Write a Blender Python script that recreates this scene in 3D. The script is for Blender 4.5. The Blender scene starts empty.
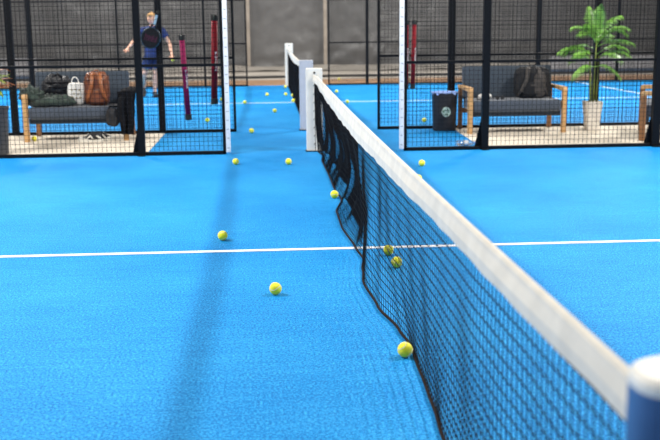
import bpy, bmesh, math, random
from mathutils import Vector, Matrix, noise
random.seed(7)
C = bpy.context.scene.collection
PI = math.pi
sin, cos = math.sin, math.cos

# ------------------------------------------------------------------ materials
def mat(name, col, rough=.6, metal=0., spec=.5, noise_scale=None, noise_amt=.2, bump=0., bump_scale=200., sheen=0., coat=0., trans=0., alpha=1., col2=None, detail=4):
    m = bpy.data.materials.new(name); m.use_nodes = True
    nt = m.node_tree; b = nt.nodes['Principled BSDF']
    b.inputs['Base Color'].default_value = (*col, 1)
    b.inputs['Roughness'].default_value = rough
    b.inputs['Metallic'].default_value = metal
    b.inputs['Specular IOR Level'].default_value = spec
    b.inputs['Sheen Weight'].default_value = sheen
    b.inputs['Coat Weight'].default_value = coat
    b.inputs['Transmission Weight'].default_value = trans
    b.inputs['Alpha'].default_value = alpha
    tc = nt.nodes.new('ShaderNodeTexCoord')
    if noise_scale:
        n = nt.nodes.new('ShaderNodeTexNoise'); n.inputs['Scale'].default_value = noise_scale; n.inputs['Detail'].default_value = detail
        r = nt.nodes.new('ShaderNodeValToRGB')
        r.color_ramp.elements[0].position = .3; r.color_ramp.elements[1].position = .7
        c2 = col2 or tuple(c*(1-noise_amt) for c in col)
        r.color_ramp.elements[0].color = (*c2, 1)
        r.color_ramp.elements[1].color = (*(min(1, c*(1+noise_amt*.6)) for c in col), 1)
        nt.links.new(tc.outputs['Object'], n.inputs['Vector']); nt.links.new(n.outputs['Fac'], r.inputs['Fac'])
        nt.links.new(r.outputs['Color'], b.inputs['Base Color'])
    if bump:
        n2 = nt.nodes.new('ShaderNodeTexNoise'); n2.inputs['Scale'].default_value = bump_scale; n2.inputs['Detail'].default_value = 3
        bp = nt.nodes.new('ShaderNodeBump'); bp.inputs['Strength'].default_value = bump; bp.inputs['Distance'].default_value = .01
        nt.links.new(tc.outputs['Object'], n2.inputs['Vector']); nt.links.new(n2.outputs['Fac'], bp.inputs['Height'])
        nt.links.new(bp.outputs['Normal'], b.inputs['Normal'])
    return m

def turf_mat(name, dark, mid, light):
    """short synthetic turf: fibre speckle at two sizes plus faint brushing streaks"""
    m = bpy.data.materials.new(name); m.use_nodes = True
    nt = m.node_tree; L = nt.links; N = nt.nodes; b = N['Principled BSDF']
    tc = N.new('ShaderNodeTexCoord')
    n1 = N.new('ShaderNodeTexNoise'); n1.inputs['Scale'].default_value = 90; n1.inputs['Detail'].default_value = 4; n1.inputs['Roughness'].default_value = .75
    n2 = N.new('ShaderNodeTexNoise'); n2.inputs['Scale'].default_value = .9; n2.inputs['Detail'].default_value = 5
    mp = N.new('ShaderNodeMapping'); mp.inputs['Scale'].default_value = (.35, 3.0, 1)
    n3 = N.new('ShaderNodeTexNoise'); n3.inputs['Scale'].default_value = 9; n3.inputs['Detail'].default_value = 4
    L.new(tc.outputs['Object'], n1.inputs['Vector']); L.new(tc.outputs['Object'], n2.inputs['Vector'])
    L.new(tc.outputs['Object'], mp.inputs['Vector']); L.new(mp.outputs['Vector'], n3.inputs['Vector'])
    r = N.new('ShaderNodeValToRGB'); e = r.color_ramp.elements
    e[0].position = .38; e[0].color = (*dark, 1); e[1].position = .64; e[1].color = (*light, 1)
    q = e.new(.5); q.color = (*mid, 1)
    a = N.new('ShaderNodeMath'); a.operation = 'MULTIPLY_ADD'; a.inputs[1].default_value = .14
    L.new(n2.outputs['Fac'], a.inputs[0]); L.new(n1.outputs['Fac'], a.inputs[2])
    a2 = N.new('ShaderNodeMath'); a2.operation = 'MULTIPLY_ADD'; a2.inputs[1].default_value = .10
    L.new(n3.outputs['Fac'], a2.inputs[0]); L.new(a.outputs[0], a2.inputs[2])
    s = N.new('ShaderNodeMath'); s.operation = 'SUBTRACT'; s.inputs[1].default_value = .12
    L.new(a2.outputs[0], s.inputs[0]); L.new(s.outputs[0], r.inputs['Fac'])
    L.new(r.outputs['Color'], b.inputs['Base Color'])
    bp = N.new('ShaderNodeBump'); bp.inputs['Strength'].default_value = .6; bp.inputs['Distance'].default_value = .008
    L.new(n1.outputs['Fac'], bp.inputs['Height']); L.new(bp.outputs['Normal'], b.inputs['Normal'])
    b.inputs['Roughness'].default_value = .62
    b.inputs['Specular IOR Level'].default_value = .12
    b.inputs['Sheen Weight'].default_value = .0
    b.inputs['Sheen Tint'].default_value = (.55, .8, 1, 1)
    return m

M = {}
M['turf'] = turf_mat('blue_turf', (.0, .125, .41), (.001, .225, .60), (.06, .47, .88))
M['line'] = mat('white_line_turf', (.86, .87, .9), .8, bump=.4, bump_scale=90, noise_scale=40, noise_amt=.08)
M['concrete'] = mat('beige_concrete', (.74, .66, .55), .85, noise_scale=14, noise_amt=.12, bump=.2, bump_scale=60)
M['far_concrete'] = mat('far_concrete', (.47, .42, .36), .85, noise_scale=1.3, noise_amt=.25)
M['far_timber'] = mat('orange_timber', (.40, .235, .13), .75, noise_scale=3, noise_amt=.2)
M['black_steel'] = mat('black_powder_steel', (.004, .0045, .006), .5, spec=.15, noise_scale=30, noise_amt=.3)
M['wire'] = mat('black_coated_wire', (.004, .0045, .006), .5, spec=.2)
M['white_foam'] = mat('white_foam_padding', (.82, .82, .84), .8, noise_scale=20, noise_amt=.08, bump=.2, bump_scale=120)
M['tie'] = mat('black_cable_tie', (.02, .03, .02), .5)
M['post_white'] = mat('white_painted_post', (.76, .73, .66), .5, noise_scale=12, noise_amt=.07)
M['post_grey'] = mat('pale_grey_painted_post', (.52, .54, .60), .5, noise_scale=12, noise_amt=.07)
M['post_shaded'] = mat('blue_shaded_post', (.05, .11, .26), .4, noise_scale=8, noise_amt=.2)  # bluish shade on the post's face is put into its colour
M['post_cap'] = mat('white_post_cap', (.78, .76, .70), .5, noise_scale=25, noise_amt=.10)
M['net'] = mat('black_net_cord', (.004, .004, .005), .8, spec=.1)
M['hem'] = mat('brown_black_hem_cord', (.018, .010, .008), .8, spec=.1, noise_scale=20, noise_amt=.4)
M['band'] = mat('worn_white_net_tape', (.68, .64, .565), .8, spec=.15, noise_scale=9, noise_amt=.10, bump=.15, bump_scale=30, detail=8)
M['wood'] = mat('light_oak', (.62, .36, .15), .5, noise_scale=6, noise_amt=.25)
M['wood_dark'] = mat('shaded_oak', (.30, .14, .055), .55, noise_scale=6, noise_amt=.3)  # oak with the shade of turned and rear parts put into its colour
M['cushion'] = mat('charcoal_outdoor_fabric', (.042, .058, .080), .9, noise_scale=60, noise_amt=.2, sheen=.2)
M['cushion_seat'] = mat('slate_outdoor_fabric', (.060, .080, .115), .85, noise_scale=60, noise_amt=.2, sheen=.4)
M['brown_leather'] = mat('rust_brown_leather', (.20, .055, .016), .38, spec=.6, noise_scale=14, noise_amt=.5, bump=.5, bump_scale=25)
M['brown_strap'] = mat('tan_brown_leather', (.36, .11, .03), .4, spec=.6, noise_scale=14, noise_amt=.35)
M['white_cloth'] = mat('white_canvas', (.93, .91, .86), .8, noise_scale=9, noise_amt=.06, bump=.6, bump_scale=22)
M['black_cloth'] = mat('black_cloth', (.007, .007, .009), .9, spec=.15, noise_scale=8, noise_amt=.4)
M['black_nylon'] = mat('black_nylon', (.014, .014, .017), .5, noise_scale=10, noise_amt=.4, bump=.5, bump_scale=18)
M['green_cloth'] = mat('dark_green_cloth', (.032, .052, .040), .85, noise_scale=9, noise_amt=.85, sheen=.2)  # strong noise puts the streaky fold highlights into the green
M['grey_nylon'] = mat('grey_brown_nylon', (.06, .052, .047), .75, noise_scale=9, noise_amt=.4)
M['navy_nylon'] = mat('navy_black_nylon', (.006, .006, .008), .75, noise_scale=9, noise_amt=.3)
M['bin'] = mat('black_bin_plastic', (.012, .011, .014), .5, noise_scale=8, noise_amt=.3)
M['liner'] = mat('pale_blue_bin_liner', (.30, .45, .95), .4, noise_scale=18, noise_amt=.3, bump=.8, bump_scale=30)
M['logo_pale'] = mat('pale_green_print', (.52, .66, .58), .6)
M['logo_green'] = mat('dark_green_print', (.05, .20, .11), .6)
M['planter'] = mat('pale_concrete_planter', (.76, .71, .64), .8, noise_scale=12, noise_amt=.12)
M['soil'] = mat('dark_soil', (.03, .02, .012), .95, noise_scale=40, noise_amt=.5)
M['palm'] = mat('palm_green', (.22, .46, .06), .32, spec=.8, noise_scale=7, noise_amt=.6, col2=(.05, .17, .02))
M['palm_stem'] = mat('palm_stem_green', (.19, .24, .035), .5, noise_scale=9, noise_amt=.5)
M['croton_y'] = mat('croton_yellow_green', (.42, .50, .03), .4, noise_scale=12, noise_amt=.7, col2=(.07, .22, .02))
M['croton_r'] = mat('croton_orange_red', (.62, .16, .02), .4, noise_scale=12, noise_amt=.5)
M['pot_dark'] = mat('dark_grey_pot', (.05, .055, .065), .6, noise_scale=8, noise_amt=.2)
M['ball'] = mat('yellow_felt', (1.0, .90, .02), .9, noise_scale=60, noise_amt=.12, bump=.5, bump_scale=160, sheen=.5)
M['ball_seam'] = mat('white_ball_seam', (.85, .85, .70), .7)
M['tube_magenta'] = mat('magenta_ball_tube', (.24, .006, .07), .6, spec=.2)
M['tube_red'] = mat('dark_red_ball_tube', (.20, .004, .012), .6, spec=.2)
M['tube_cap'] = mat('black_rubber_cap', (.01, .01, .01), .6)
M['print_white'] = mat('white_print', (.80, .78, .78), .6)
M['racket'] = mat('black_carbon', (.004, .004, .006), .4, spec=.3)
M['racket_rim'] = mat('deep_blue_frame', (.008, .03, .05), .3)
M['racket_print'] = mat('magenta_print', (.09, .004, .045), .6)
M['grip'] = mat('grey_blue_grip', (.22, .36, .48), .7, noise_scale=30, noise_amt=.3)
M['skin'] = mat('skin', (.80, .44, .30), .5, noise_scale=8, noise_amt=.08)
M['hair'] = mat('strawberry_blond_hair', (.62, .36, .14), .6, noise_scale=25, noise_amt=.4)
M['shirt'] = mat('blue_shirt', (.007, .026, .13), .8, noise_scale=6, noise_amt=.2)
M['shorts'] = mat('deep_blue_shorts', (.005, .024, .11), .8, noise_scale=6, noise_amt=.2)
M['shoe_black'] = mat('black_shoe', (.012, .012, .014), .5)
M['shoe_white'] = mat('white_rubber', (.80, .78, .72), .6)
M['eye'] = mat('eye_dark', (.03, .02, .02), .3)
M['lip'] = mat('lip', (.45, .15, .12), .5)
M['tarp'] = mat('dark_grey_tarp', (.13, .127, .125), .38, spec=.5, noise_scale=2.5, noise_amt=.12, bump=.8, bump_scale=5, detail=8)
M['sheet'] = mat('light_plastic_sheet', (.40, .36, .31), .5, noise_scale=1.6, noise_amt=.25)
M['far_post'] = mat('tan_timber_post', (.34, .29, .24), .7, noise_scale=4, noise_amt=.2)
M['wall'] = mat('pale_hall_wall', (.55, .56, .58), .8, noise_scale=.6, noise_amt=.06)
M['ceiling'] = mat('white_ceiling', (.8, .8, .8), .8, noise_scale=1, noise_amt=.03)
M['cable'] = mat('black_cable', (.03, .03, .03), .6)
M['bluegrey'] = mat('blue_grey_board', (.05, .08, .14), .6, noise_scale=2, noise_amt=.2)
M['palegrey'] = mat('pale_grey_board', (.34, .34, .36), .6, noise_scale=2, noise_amt=.15)
M['clear'] = mat('clear_plastic', (.92, .95, 1.0), .06, trans=.85)
M['red'] = mat('red_plastic', (.60, .02, .02), .5)

# ------------------------------------------------------------------ mesh helpers
class MB:
    def __init__(s): s.v = []; s.f = []; s.smooth = False
    def add(s, vs, fs):
        o = len(s.v); s.v += [tuple(v) for v in vs]; s.f += [tuple(i+o for i in f) for f in fs]; return s
    def box(s, c, d, rot=None):
        x, y, z = d[0]/2, d[1]/2, d[2]/2
        vs = [Vector((a*x, b*y, e*z)) for e in (-1, 1) for b in (-1, 1) for a in (-1, 1)]
        if rot: vs = [rot @ v for v in vs]
        vs = [v+Vector(c) for v in vs]
        return s.add(vs, [(0, 2, 3, 1), (4, 5, 7, 6), (0, 1, 5, 4), (2, 6, 7, 3), (0, 4, 6, 2), (1, 3, 7, 5)])
    def bar(s, a, b, w, h=None):
        h = h or w; a = Vector(a); b = Vector(b); d = (b-a).normalized()
        up = Vector((0, 0, 1)) if abs(d.z) < .9 else Vector((0, 1, 0))
        r = d.cross(up).normalized(); u = r.cross(d)
        vs = [p + r*i*w/2 + u*j*h/2 for p in (a, b) for i, j in ((-1, -1), (1, -1), (1, 1), (-1, 1))]
        return s.add(vs, [(0, 1, 2, 3), (7, 6, 5, 4), (0, 4, 5, 1), (1, 5, 6, 2), (2, 6, 7, 3), (3, 7, 4, 0)])
    def tube(s, pts, r, n=8, caps=True, flat=1.0):
        pts = [Vector(p) for p in pts]; k = len(pts)
        rs = r if isinstance(r, (list, tuple)) else [r]*k
        vs = []; prev = None
        for i, p in enumerate(pts):
            d = (pts[min(i+1, k-1)]-pts[max(i-1, 0)]).normalized()
            if prev is None:
                up = Vector((0, 0, 1)) if abs(d.z) < .9 else Vector((0, 1, 0))
                x = d.cross(up).normalized()
            else:
                x = (prev-d*prev.dot(d)).normalized()
            prev = x; y = d.cross(x)
            for j in range(n):
                a = 2*PI*j/n; vs.append(p+(x*cos(a)+y*sin(a)*flat)*rs[i])
        fs = [(i*n+j, i*n+(j+1) % n, (i+1)*n+(j+1) % n, (i+1)*n+j) for i in range(k-1) for j in range(n)]
        if caps: fs += [tuple(range(n-1, -1, -1)), tuple((k-1)*n+j for j in range(n))]
        return s.add(vs, fs)
    def lathe(s, prof, n=24, c=(0, 0, 0), sx=1, sy=1, sq=2.0, cap=True):
        """prof: (radius, z); sq>2 makes the section squarer"""
        vs = []; c = Vector(c)
        for r, z in prof:
            for j in range(n):
                a = 2*PI*j/n; ca, sa = cos(a), sin(a)
                vs.append(c+Vector((r*sx*math.copysign(abs(ca)**(2/sq), ca), r*sy*math.copysign(abs(sa)**(2/sq), sa), z)))
        k = len(prof)
        fs = [(i*n+j, i*n+(j+1) % n, (i+1)*n+(j+1) % n, (i+1)*n+j) for i in range(k-1) for j in range(n)]
        if cap: fs += [tuple(range(n-1, -1, -1)), tuple((k-1)*n+j for j in range(n))]
        return s.add(vs, fs)
    def blob(s, c, d, amp=0., freq=3., seed=0., sq=2.0, nu=28, nv=18, rot=None, fold=0.):
        """a rounded lump (superellipsoid), creased by noise"""
        vs = []; c = Vector(c); P = lambda t, q: math.copysign(abs(t)**q, t)
        e = 2/sq
        for i in range(nv+1):
            ph = -PI/2+PI*i/nv
            for j in range(nu):
                th = 2*PI*j/nu
                n = Vector((P(cos(ph), e)*P(cos(th), e), P(cos(ph), e)*P(sin(th), e), P(sin(ph), e)))
                p = Vector((n.x*d[0]/2, n.y*d[1]/2, n.z*d[2]/2))
                if amp:
                    q = p*freq*8+Vector((seed, seed*1.7, seed*.3))
                    dn = noise.fractal(q, .8, 2.1, 4)
                    dn += fold*(1-2*abs(noise.noise(q*.6)))
                    p += n.normalized()*amp*dn
                if rot: p = rot @ p
                vs.append(c+p)
        fs = [(i*nu+j, i*nu+(j+1) % nu, (i+1)*nu+(j+1) % nu, (i+1)*nu+j) for i in range(nv) for j in range(nu)]
        return s.add(vs, fs)
    def prism(s, poly, z0, z1):
        n = len(poly)
        vs = [(x, y, z0) for x, y in poly]+[(x, y, z1) for x, y in poly]
        return s.add(vs, [tuple(range(n-1, -1, -1)), tuple(range(n, 2*n))]+[(i, (i+1) % n, (i+1) % n+n, i+n) for i in range(n)])
    def build(s, name, m, parent=None, smooth=False, bevel=0., loc=None, clean=False):
        me = bpy.data.meshes.new(name); me.from_pydata(s.v, [], s.f)
        if clean:
            bm = bmesh.new(); bm.from_mesh(me); bmesh.ops.remove_doubles(bm, verts=bm.verts, dist=1e-5)
            bmesh.ops.recalc_face_normals(bm, faces=bm.faces); bm.to_mesh(me); bm.free()
        me.update()
        if smooth:
            for p in me.polygons: p.use_smooth = True
        me.materials.append(m)
        o = bpy.data.objects.new(name, me); C.objects.link(o)
        if bevel:
            b = o.modifiers.new('bevel', 'BEVEL'); b.width = bevel; b.segments = 2; b.limit_method = 'ANGLE'
        if parent: o.parent = parent
        if loc: o.location = loc
        return o

def tag(o, label, cat, group=None, kind=None):
    if label: o['label'] = label
    if cat: o['category'] = cat
    if group: o['group'] = group
    if kind: o['kind'] = kind
    return o
def thing(name, label, cat, loc=(0, 0, 0), rz=0, group=None):
    o = bpy.data.objects.new(name, None); C.objects.link(o); o.empty_display_size = .1
    o.location = loc; o.rotation_euler = (0, 0, rz)
    return tag(o, label, cat, group)
def struct(name, mb, m, **k):
    o = mb.build(name, m, **k); o['kind'] = 'structure'; return o
def children(o): return list(o.children)
def dup(root, parent=None):
    c = root.copy(); C.objects.link(c)
    if parent is not None: c.parent = parent
    for ch in children(root): dup(ch, c)
    return c

Y1, Y2, Y3 = 9.93, 12.31, 22.5          # the three lines of mesh fence

# ------------------------------------------------------------------ setting
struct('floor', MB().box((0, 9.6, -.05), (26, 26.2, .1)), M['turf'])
struct('trim_1', MB().box((0, 23.85, -.045), (32, 2.3, .1)), M['far_timber'])
struct('trim_2', MB().box((0, 29.25, -.05), (32, 8.5, .1)), M['far_concrete'])
# white markings, let into the turf
def line(name, x0, x1, y0, y1):
    return struct(name, MB().box(((x0+x1)/2, (y0+y1)/2, .0015), (x1-x0, y1-y0, .005)), M['line'])
line('trim_3', -6.95, 6.95, 4.975, 5.025)
line('trim_4', -6.95, 6.95, 17.285, 17.335)
line('trim_5', 6.93, 6.98, 12.4, 22.4)
line('trim_6', -6.98, -6.93, 12.4, 22.4)
# beige slabs of the walkway between the courts
struct('trim_7', MB().prism([(-9, 9.96), (-1.92, 9.96), (-1.92, 12.27), (-9, 12.27)], -.03, .006), M['concrete'])
struct('trim_8', MB().prism([(9, 9.96), (9, 12.27), (2.02, 12.27), (1.97, 10.6), (2.08, 9.96)][::-1], -.03, .006), M['concrete'])

# tarpaulin wall
def tarp():
    mb = MB(); nx, nz = 300, 60; x0, x1, z1 = -16., 16., 8.
    vs = []
    for k in range(nz+1):
        for i in range(nx+1):
            x = x0+(x1-x0)*i/nx; z = .05+(z1-.05)*k/nz
            q = Vector((x*.9, z*.9, 3.1))
            d = .04*noise.noise(q)+.02*(1-2*abs(noise.noise(q*2.3)))+.022*(1-2*abs(noise.noise(Vector((x*1.3, z*5.5, 2)))))+.02*(1-2*abs(noise.noise(q*5.1+Vector((z*.8, 0, 0)))))
            d += .12*math.exp(-((z-.35)/.35)**2)*noise.noise(Vector((x*1.7, z*3, 9)))
            d += .03*sin(x*PI/1.3)**2+.16*math.exp(-((x-3.4)/.9)**2-((z-.55)/.5)**2)*(1-2*abs(noise.noise(Vector((x*2.6, z*3.2, 5)))))
            vs.append((x, 32.5-d, z))
    w = nx+1
    mb.add(vs, [(k*w+i, k*w+i+1, (k+1)*w+i+1, (k+1)*w+i) for k in range(nz) for i in range(nx)])
    o = mb.build('wall_back', M['tarp'], smooth=True); o['kind'] = 'structure'
tarp()
struct('trim_9', MB().box((0, 32.72, 4.0), (32, .1, 8)), M['wall'])
for i, x in enumerate((-1.05, 1.5)):
    struct('trim_%d' % (10+i), MB().box((x, 32.14, 4.0), (.11, .08, 8)), M['far_post'], bevel=.008)
# wrinkled pale sheet lying along the foot of the tarpaulin
def sheet():
    mb = MB(); nx, ny = 260, 16; vs = []
    for k in range(ny+1):
        for i in range(nx+1):
            x = -15.5+31*i/nx; t = k/ny
            y = 29.7+2.3*t+.25*noise.noise(Vector((x*.8, 0, 2)))*(1-t)
            z = .02+.05*abs(noise.noise(Vector((x*1.9, t*4, 7))))+.10*max(0, noise.noise(Vector((x*.9, t*2, 1))))+.05*t
            vs.append((x, y, z))
    w = nx+1
    mb.add(vs, [(k*w+i, k*w+i+1, (k+1)*w+i+1, (k+1)*w+i) for k in range(ny) for i in range(nx)])
    o = mb.build('plastic_sheet', M['sheet'], smooth=True)
    tag(o, 'wrinkled pale sheet lying along the foot of the dark tarpaulin wall', 'sheet')
sheet()
hose = MB().tube([(x*.5, 26.0+.10*sin(x*.31)+.07*sin(x*.83), .037) for x in range(-30, 31)], .035, 8).build('hose', M['cable'], smooth=True)
tag(hose, 'black hose running along the concrete behind the far court', 'hose')

# ------------------------------------------------------------------ fences
def wire_panel(xa, xb, y, z0=.05, z1=3.0, w=.0052):
    mb = MB(); n = max(1, round((xb-xa)/.05))
    for i in range(1, n):
        x = xa+(xb-xa)*i/n
        mb.box((x, y, (z0+z1)/2), (w, w, z1-z0))
    k = int((z1-z0)/.05)
    for j in range(1, k):
        mb.box(((xa+xb)/2, y+w, z0+.05*j), (xb-xa, w, w))
    return mb
def fence_panel(xa, xb, y, label, group, wire=.0039, pad=None, thin=None, rails=(1.0, 2.0)):
    """xa..xb: clear span between the posts. pad: side (-1/1) with a white foam strip; thin: side with a slim frame upright"""
    t = thing('mesh_fence', label, 'fence', ((xa+xb)/2, y, 0), 0, group)
    cx = (xa+xb)/2
    mb = wire_panel(xa-cx, xb-cx, 0, w=wire); mb.build('wire_mesh', M['wire'], t)
    MB().box((0, 0, .02), (xb-xa, .04, .04)).build('bottom_rail', M['black_steel'], t, bevel=.004)
    for z in rails:
        MB().box((0, -.012, z), (xb-xa, .03, .032)).build('rail', M['black_steel'], t, bevel=.004)
    MB().box((0, 0, 3.0), (xb-xa, .04, .04)).build('top_rail', M['black_steel'], t, bevel=.004)
    s = pad or thin
    if s:
        xe = (xb if s > 0 else xa)-cx
        MB().box((xe-s*.0175, 0, 1.5), (.035, .04, 3.0)).build('upright', M['black_steel'], t, bevel=.004)
    if pad:
        xe = (xb if pad > 0 else xa)-cx
        xm = xe+pad*.026
        MB().lathe([(.023, .02), (.026, .03), (.026, 2.1), (.023, 2.11)], 16, (xm, -.006, 0), sq=4).build('edge_padding', M['white_foam'], t, smooth=True)
        tie = None
        rr = random.Random(int(abs(xe)*100)+int(y))
        for k in range(20):
            z = .075+.102*k+rr.uniform(-.006, .006)
            if tie is None:
                tie = MB().tube([(.0272*cos(a), .0272*sin(a), 0) for a in [2*PI*q/14 for q in range(15)]], .0026, 5, caps=False).build('cable_tie', M['tie'], t)
                c = tie
            else:
                c = tie.copy(); C.objects.link(c); c.parent = t
            c.location = (xm, -.006, z); c.rotation_euler = (rr.uniform(-.12, .12), rr.uniform(-.25, .25), rr.uniform(-.5, .5))
    return t
def fence_post(x, y, w, label, group, h=3.1, gusset=0):
    t = thing('fence_post', label, 'fence post', (x, y, 0), 0, group)
    MB().box((0, 0, h/2), (w, w, h)).build('post', M['black_steel'], t, bevel=.005)
    MB().box((0, .0, .006), (w, w+.10, .012)).build('base_plate', M['black_steel'], t)
    if gusset:
        g = MB(); a = -w/2
        g.add([(a, .025, .012), (a-.075, .025, .012), (a, .025, .34), (a, .037, .012), (a-.075, .037, .012), (a, .037, .34)],
              [(0, 1, 2), (5, 4, 3), (0, 3, 4, 1), (1, 4, 5, 2), (2, 5, 3, 0)])
        g.build('gusset', M['black_steel'], t)
    return t
g1, g2, g3 = 'mesh fence panels of the near court', 'mesh fence panels behind the walkway', 'mesh fence panels at the far end'
fence_panel(-5.90, -3.98, Y1, 'near fence panel left of the dark pot, mostly outside the picture', g1)
fence_panel(-3.90, -1.99, Y1, 'near mesh fence panel standing in front of the left bench', g1)
fence_panel(-1.91, -1.01, Y1, 'narrow near mesh panel with white padded edge left of the opening', g1, pad=1)
fence_panel(1.01, 1.905, Y1, 'narrow near mesh panel with white padded edge in front of the bin', g1, pad=-1)
fence_panel(1.985, 3.90, Y1, 'near mesh fence panel standing in front of the right bench and palm', g1)
fence_panel(3.99, 5.90, Y1, 'near mesh fence panel in front of the bench cut off at right', g1)
p1 = 'black posts of the near fence'
fence_post(-3.94, Y1, .08, 'near black fence post at the left edge beside the dark pot', p1)
fence_post(-1.95, Y1, .075, 'near black fence post left of the person, in front of the walkway', p1, gusset=1)
fence_post(1.945, Y1, .08, 'near black fence post in front of the left half of the right bench', p1, gusset=1)
fence_post(3.945, Y1, .09, 'near black fence post at the right edge beside the cut off bench', p1, gusset=1)
fence_panel(-5.90, -3.96, Y2, 'second row mesh panel behind the yellow and red leaved plant', g2, thin=None)
fence_panel(-3.87, -2.0, Y2, 'second row mesh fence panel behind the left bench', g2)
fence_panel(-1.91, -.955, Y2, 'second row narrow mesh panel left of the opening to the far court', g2, thin=1)
fence_panel(.98, 1.96, Y2, 'second row narrow mesh panel holding the two red tubes', g2, thin=-1)
fence_panel(2.05, 3.98, Y2, 'second row mesh fence panel behind the right bench', g2)
fence_panel(4.07, 5.95, Y2, 'second row mesh fence panel right of the palm', g2)
p2 = 'black posts of the second fence'
fence_post(-3.915, Y2, .085, 'second row black fence post left of the left bench', p2)
fence_post(-1.955, Y2, .085, 'second row black fence post with the black racket hanging on it', p2)
fence_post(2.00, Y2, .09, 'second row black fence post rising behind the black bin', p2)
fence_post(4.02, Y2, .085, 'second row black fence post directly behind the palm', p2)
W3 = .005
fence_panel(-9.9, -8.03, Y3, 'far mesh fence panel beyond the plant at the left edge', g3, W3)
fence_panel(-7.93, -6.02, Y3, 'far mesh fence panel second from left', g3, W3)
fence_panel(-5.92, -3.98, Y3, 'far mesh fence panel seen above the left bench', g3, W3)
fence_panel(-3.94, -1.97, Y3, 'far mesh fence panel directly behind the person', g3, W3)
fence_panel(-1.93, -.95, Y3, 'far narrow mesh panel left of the far opening', g3, W3, thin=1)
fence_panel(.96, 1.87, Y3, 'far narrow mesh panel right of the far opening', g3, W3, thin=-1)
fence_panel(1.92, 3.93, Y3, 'far mesh fence panel behind the two red tubes', g3, W3)
fence_panel(3.97, 5.98, Y3, 'far mesh fence panel seen above the right bench', g3, W3)
fence_panel(6.08, 7.94, Y3, 'far mesh fence panel seen behind the palm', g3, W3)
fence_panel(8.02, 9.9, Y3, 'far mesh fence panel at the right edge', g3, W3)
p3 = 'black posts of the far fence'
fence_post(-7.98, Y3, .06, 'far black fence post left of the left bench, beyond the plant', p3)
fence_post(-5.97, Y3, .11, 'thick far black fence post above the left end of the left bench', p3)
fence_post(-3.96, Y3, .05, 'slim far black fence post just left of the person', p3)
fence_post(-1.95, Y3, .055, 'slim far black fence post between the magenta and the red tube', p3)
fence_post(1.895, Y3, .07, 'far black fence post right of the tan timber posts near the opening', p3)
fence_post(3.95, Y3, .05, 'slim far black fence post behind the post by the bin', p3)
fence_post(6.03, Y3, .11, 'thick far black fence post above the grey backpack', p3)
fence_post(7.98, Y3, .07, 'slim far black fence post right of the palm crown', p3)

# ------------------------------------------------------------------ nets
def net_post(x, y, h, label, m_body, m_cap, front=-1, w=.19, d=.10, sq=5, ch=.035):
    t = thing('net_post', label, 'net post', (x, y, 0), 0, 'posts carrying the nets')
    n = 32
    MB().lathe([(1, .012), (1, h-ch)], n, sx=w/2, sy=d/2, sq=sq).build('post', m_body, t, smooth=False, bevel=0)
    MB().lathe([(1, h-ch), (1.0, h-.010), (.96, h-.003), (.90, h)], n, sx=w/2, sy=d/2, sq=sq).build('cap', m_cap, t)
    MB().box((0, 0, .006), (w+.02, d+.03, .012)).build('base_plate', M['black_steel'], t)
    if front:
        o = MB().lathe([(.012, 0), (.012, .006)], 16).build('cable_hole', M['tube_cap'], t)
        o.rotation_euler = (PI/2, 0, 0); o.location = (.002, front*(d/2-.001), h-.050)
    return t
net_post(.025, 0.0, .965, 'net post in painted blue shade with rounded white cap, cut off at the lower right corner', M['post_shaded'], M['post_cap'], front=0, sq=2.5, w=.20, d=.135, ch=.022)
net_post(.0, 10.06, .945, 'white net post at the far end of the near net', M['post_white'], M['post_white'])
net_post(.01, 12.37, .955, 'pale grey net post just behind the white net post', M['post_grey'], M['post_grey'], front=0)
net_post(.03, 22.25, 1.0, 'white net post at the far end of the far net', M['post_white'], M['post_white'])

def interp(tab, y):
    if y <= tab[0][0]: return tab[0][1]
    for (a, p), (b, q) in zip(tab, tab[1:]):
        if y <= b:
            t = (y-a)/(b-a); t = t*t*(3-2*t); return p+(q-p)*t
    return tab[-1][1]
PATH = [(0, 0), (1.96, .03), (2.24, .045), (2.62, .055), (2.98, .065), (3.2, .045), (3.62, -.01), (4.08, -.035), (4.4, -.01), (4.67, .02), (4.98, .0), (5.66, -.035), (6.2, -.03), (6.81, .05), (7.3, .03), (8.2, .035), (9.12, .03), (9.6, .06), (10, .03)]
def ztop(y, L=10.): return .865+.03*((y-L/2)/(L/2))**2
def band_h(y): return interp([(0, .070), (1, .078), (2, .085), (3, .10), (5, .125), (6.5, .12), (8, .10), (10, .07)], y)
def net_xz(y, s, path, wav):
    """s = 0 at the tape, 1 at the floor"""
    zt = ztop(y)-band_h(y)*.7
    z = zt*(1-s)+.010*s
    x = interp(path, y)*s**1.6 if path else 0
    if wav:
        env = sin(PI*min(1, s*1.0))*.9
        far = min(1, max(0, (y-4.9)/1.6))*min(1, max(0, (9.95-y)/.9))
        x += env*(.004+.013*far)*(sin(2*PI*y/.86+1.1*sin(y*1.3)+2.2*s)+.45*sin(2*PI*y/.37+.8*sin(y*2.1)-1.6*s))
        win = max(0, min(1, (y-4.2)/1.6))*max(0, min(1, (9.6-y)/1.2)); win = win*win*(3-2*win)
        x += .095*win*sin(PI*s**1.7)
        x += .020*far*sin(PI*s)*noise.noise(Vector((0, y*1.1, s*1.5)))*2
        x += .006*sin(2*PI*y/1.7)*env
    return x, z
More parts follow.
